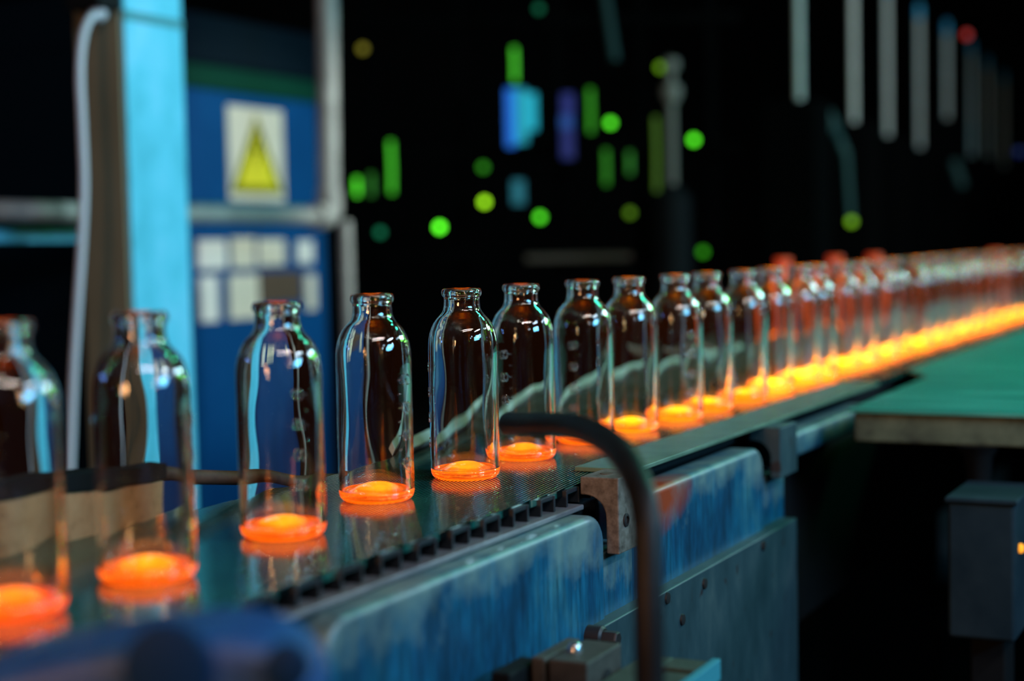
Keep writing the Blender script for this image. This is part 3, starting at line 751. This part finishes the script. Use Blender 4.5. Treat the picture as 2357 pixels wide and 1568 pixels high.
MB().lathe([(0, zat(195)), (0.013, zat(195)), (0.013, zat(170)), (0.026, zat(160)), (0.026, zat(140)), (0, zat(132))], (sp.x, sp.y, 0), seg=20, close=False).build('knob', 'dull_metal', vs, smooth='auto')

rk = thing('machine_rack', 'black steel rack holding the coloured lamps in the dark background', 'rack', at(1200, 900, 5.3))
rk.location.z = 0; PM[rk.name] = Matrix.Translation((rk.location.x, rk.location.y, 0)); rk.matrix_world = PM[rk.name]
for px in (860, 1065, 1290, 1480, 1640):
    p = at(px, 500, 5.35)
    MB().box(p.x-0.018, p.x+0.018, p.y-0.02, p.y+0.02, 0, 2.5).build('rack_post', 'rack_black', rk, bev=0.003)
for y in (60, 360, 595):
    a_, b_ = at(830, y, 5.30), at(1700, y, 5.30)
    MB().box(a_.x, b_.x, a_.y-0.03, a_.y-0.005, a_.z-0.02, a_.z+0.02).build('rack_beam', 'rack_black', rk, bev=0.003)
GREEN = {'g': (0.10, 1.0, 0.02), 'y': (0.35, 0.9, 0.01), 't': (0.02, 0.6, 0.25), 'o': (0.5, 0.45, 0.03), 'b': (0.005, 0.03, 1.0), 'c': (0.0, 0.55, 0.75), 'm': (0.0, 0.18, 0.95), 'r': (0.9, 0.03, 0.02)}
LM = {}
def lampmat(c, s):
    k = (c, s)
    if k not in LM: LM[k] = simple('lamp_%s_%d' % (c, len(LM)), (0.02, 0.02, 0.02), 0.5, em=GREEN[c], ems=s)
    return LM[k]
ROUND = [(1012, 523, 'g', 5.5, 'bright green round lamp, lowest and brightest of the lamps above the dark gap'), (1115, 465, 'y', 3.6, 'yellow-green round lamp just up right of the brightest green lamp'),
         (1243, 500, 'g', 2.6, 'green round lamp under the blue lit window'), (1405, 283, 'g', 2.8, 'green round lamp right of the deep blue window'), (1597, 322, 'g', 3.2, 'green round lamp right of the pale piston rod'),
         (1960, 510, 'y', 1.0, 'dim green lamp under the steel tubes, right one of two'), (835, 112, 'o', 0.7, 'dim ochre lamp beside the top of the grey upright'), (1618, 580, 'g', 0.6, 'faint green lamp low, just above the bottle tops'),
         (1450, 490, 'y', 0.45, 'faint olive lamp between the piston rod and the blue lit window'), (875, 535, 't', 0.5, 'faint teal lamp near the grey lower post'), (1520, 155, 'y', 0.7, 'dim yellow-green lamp beside the piston knob'),
         (2225, 80, 'r', 0.6, 'dim red lamp above the sixth steel tube'), (1112, 385, 'g', 0.5, 'faint green lamp above the yellow-green lamp'), (1240, 20, 't', 0.3, 'faint teal lamp at the top of the dark background'), (2345, 350, 'b', 0.09, 'faint blue lamp at the right picture edge')]
TUBE = [(902, 325, 445, 'g', 1.1, 'upright green tube lamp nearest the grey upright'), (822, 410, 450, 'g', 2.0, 'short green tube lamp half hidden behind the grey upright'), (1185, 110, 188, 'g', 1.2, 'upright green tube lamp above the blue lit window'),
        (1360, 205, 305, 'g', 0.55, 'dim upright green tube lamp left of a round green lamp'), (1396, 345, 425, 'g', 0.4, 'dim upright green tube lamp under the round green lamp'), (1450, 350, 400, 'g', 0.3, 'faint short green tube lamp left of the piston rod'),
        (1512, 270, 440, 'y', 0.22, 'dim yellow-green tube lamp along the left of the piston rod'), (1870, 485, 560, 'g', 0.6, 'green tube lamp under the steel tubes, left one of two'), (855, 400, 450, 'g', 0.3, 'faint green tube lamp between the grey upright and the nearest tube lamp')]
def mount(px, y, d, z, fx, fy):
    MB().box(fx-0.012, fx+0.012, fy-0.014, fy+0.12, z-0.008, z-0.0005).build('lamp_bracket', 'rack_black', fm if px > 1800 else rk)
for px, py, c, s, lab in ROUND:
    p = at(px, py, 5.15)
    t = thing('indicator_lamp', lab, 'lamp', (p.x, p.y, p.z-0.0125), 0, 'small coloured lamps in the dark')
    MB().ball(p, 0.0125, 1, 1, 1, 16, 10).build('lens', lampmat(c, s*0.85), t, smooth=True)
    MB().lathe([(0.0, 0), (0.0150, 0), (0.0150, 0.01), (0.0, 0.01)], (p.x, p.y+0.008, p.z), (0, 1, 0), 16, close=False).build('bezel', 'black', t, smooth='auto')
    mount(px, py, 5.15, p.z-0.0150, p.x, p.y+0.008)
for px, y0, y1, c, s, lab in TUBE:
    a_, b_ = at(px, y1, 5.12), at(px, y0, 5.12)
    t = thing('tube_lamp', lab, 'lamp', a_, 0, 'upright green tube lamps in the dark')
    MB().tube([a_, a_.lerp(b_, 0.5), (a_.x, a_.y, b_.z)], 0.0075, 14).build('glow_tube', lampmat(c, s*0.62), t, smooth='auto')
    MB().box(a_.x-0.010, a_.x+0.010, a_.y+0.009, a_.y+0.016, a_.z, b_.z).build('backing', 'black', t)
    mount(px, y1, 5.12, a_.z-0.0002, a_.x, a_.y)
def window(name, lab, rects, d=5.2):
    x0 = min(r[0] for r in rects); y1 = max(r[3] for r in rects)
    p = at(x0, y1, d)
    t = thing(name, lab, 'lit window', p)
    for (x0, y0, x1, y1, c, s) in rects:
        a_, b_ = at(x0, y1, d), at(x1, y0, d)
        MB().box(a_.x, b_.x, a_.y, a_.y+0.008, a_.z, b_.z).build('glowing_pane', lampmat(c, s), t)
        dd = 0.006
        MB().box(a_.x-dd, b_.x+dd, a_.y+0.0085, a_.y+0.03, a_.z-dd, b_.z+dd).build('window_frame', 'black', t)
    lo = at(rects[-1][0], rects[-1][3], d)
    return t
window('lit_window', 'tall cyan and blue lit window above the row of bottles', [(1166, 205, 1184, 338, 'm', 0.75), (1185, 205, 1212, 330, 'c', 0.55), (1213, 215, 1234, 300, 'c', 0.75)])
window('lit_window', 'small teal lit window under the tall cyan one', [(1180, 415, 1206, 470, 'c', 0.22)])
window('lit_window', 'narrow deep blue lit window right of the cyan one', [(1293, 215, 1320, 265, 'b', 0.13), (1291, 266, 1318, 296, 'm', 0.26), (1293, 297, 1320, 365, 'b', 0.11)])
for pxs, ys in ((1205, 355), (1193, 480), (1306, 380)):
    p = at(pxs, ys, 5.2); MB().box(p.x-0.03, p.x+0.03, p.y-0.005, p.y+0.12, p.z-0.02, p.z-0.008).build('window_shelf', 'rack_black', rk)
a_, b_ = at(1388, -40, 5.25), at(1415, 140, 5.25)
MB().tube([a_, a_.lerp(b_, 0.5), b_], 0.016, 14).build('brace', 'dim_hose', rk, smooth='auto')
a_, b_ = at(1210, 596, 5.1), at(1455, 596, 5.1)
MB().box(a_.x, b_.x, a_.y, a_.y+0.03, a_.z-0.010, a_.z+0.012).build('brown_ledge', 'brown', rk, bev=0.002)

# ------------------------------------------------------------------ lamps of the hall, with spots added for post, cabinet and tubes
def area(name, loc, tgt, size, col, e, sy=None):
    l = bpy.data.lights.new(name, 'AREA'); l.energy = e; l.color = col; l.size = size
    if sy: l.shape = 'RECTANGLE'; l.size_y = sy
    o = bpy.data.objects.new(name, l); COL.objects.link(o); o.location = loc
    o.rotation_euler = (Vector(tgt)-Vector(loc)).to_track_quat('-Z', 'Y').to_euler(); return o
def point(name, loc, col, e, r=0.02):
    l = bpy.data.lights.new(name, 'POINT'); l.energy = e; l.color = col; l.shadow_soft_size = r
    o = bpy.data.objects.new(name, l); COL.objects.link(o); o.location = loc; return o
def spot(name, loc, tgt, col, e, ang, r=0.05, blend=0.6):
    l = bpy.data.lights.new(name, 'SPOT'); l.energy = e; l.color = col; l.spot_size = math.radians(ang); l.spot_blend = blend; l.shadow_soft_size = r
    o = bpy.data.objects.new(name, l); COL.objects.link(o); o.location = loc
    o.rotation_euler = (Vector(tgt)-Vector(loc)).to_track_quat('-Z', 'Y').to_euler(); return o
area('blue_side_light', (2.0, 0.25, 1.85), C(0.1, 0.1, 0.05), 0.85, (0.16, 0.60, 1.0), 36, 0.28)
area('teal_overhead_light', C(2.4, 0.9, 1.9), C(1.5, 0.6, 0), 0.4, (0.05, 1.0, 0.55), 15, 0.2)
area('warm_side_light', C(-2.4, 0.1, 0.5), C(-0.1, 0.1, 0), 0.3, (1.0, 0.45, 0.18), 19)
area('ceiling_tube_light', (0.9, -0.6, 2.9), C(0, 0, 0.1), 1.8, (1.0, 0.82, 0.76), 26, 0.07)
area('white_side_lamp', (1.35, 0.85, 2.0), C(0, 0, 0.1), 0.5, (0.62, 0.82, 1.0), 9, 0.06)
area('far_white_lamp', C(3.3, 1.7, 1.35), C(2.5, 0, 0.15), 0.5, (0.45, 0.72, 1.0), 48, 0.32)
spot('post_fill_spot', C(pu+0.4, pv+2.0, 1.3), (k0.x, k0.y, 1.4), (0.6, 0.9, 1.0), 105, 40)  # added spot that brightens the cyan post
spot('cabinet_fill_spot', C(su+0.2, sv+1.9, 0.9), C(su+0.1, sv, 0.3), (0.95, 0.95, 0.85), 80, 38)  # spot put in to lift the pale plates and the sign
spot('tube_fill_spot', C(3.0, 2.0, 2.2), C(5.2, -1.1, 0.95), (0.85, 0.95, 0.9), 165, 44)  # added spot that brings out the upright tubes
spot('tube_top_spot', C(4.6, -0.9, 3.6), C(5.4, -1.1, 1.1), (0.1, 0.6, 1.0), 60, 70)
for p, e in ((C(-1.3, -1.5, 0.9), 0.8), (C(1.3, 0.75, 0.55), 2.6), (C(1.8, 0.85, 0.75), 2.6), (C(2.3, 0.9, 0.95), 2.6), (C(2.9, 0.8, 0.8), 2.6), (C(3.5, 0.7, 0.7), 2.6)):
    point('green_lamp', p, (0.16, 1.0, 0.05), e, 0.024)
for p, e in ((C(1.0, 1.2, 0.85), 6.0), (C(0.1, 1.6, 0.75), 4.0), (C(-0.6, 1.1, 0.6), 1.5)):
    point('white_lamp', p, (0.62, 0.80, 1.0), e, 0.04)
point('blue_lamp', C(-0.9, -1.3, 0.5), (0.15, 0.35, 1.0), 3.0, 0.05)

w = bpy.data.worlds.new('world'); S.world = w; w.use_nodes = True
w.node_tree.nodes['Background'].inputs[0].default_value = (0.10, 0.2, 0.22, 1)
w.node_tree.nodes['Background'].inputs[1].default_value = 0.004

S.view_settings.view_transform = 'Standard'; S.view_settings.look = 'None'
S.view_settings.gamma = 1; S.view_settings.exposure = 0.0; S.view_settings.use_curve_mapping = False
cy = S.cycles
cy.use_denoising = True
try: cy.denoiser = 'OPENIMAGEDENOISE'
except Exception: pass
cy.max_bounces = 24; cy.transmission_bounces = 22; cy.glossy_bounces = 6; cy.diffuse_bounces = 2; cy.transparent_max_bounces = 8
cy.caustics_reflective = False; cy.caustics_refractive = False
cy.sample_clamp_indirect = 40.0; cy.sample_clamp_direct = 0.0
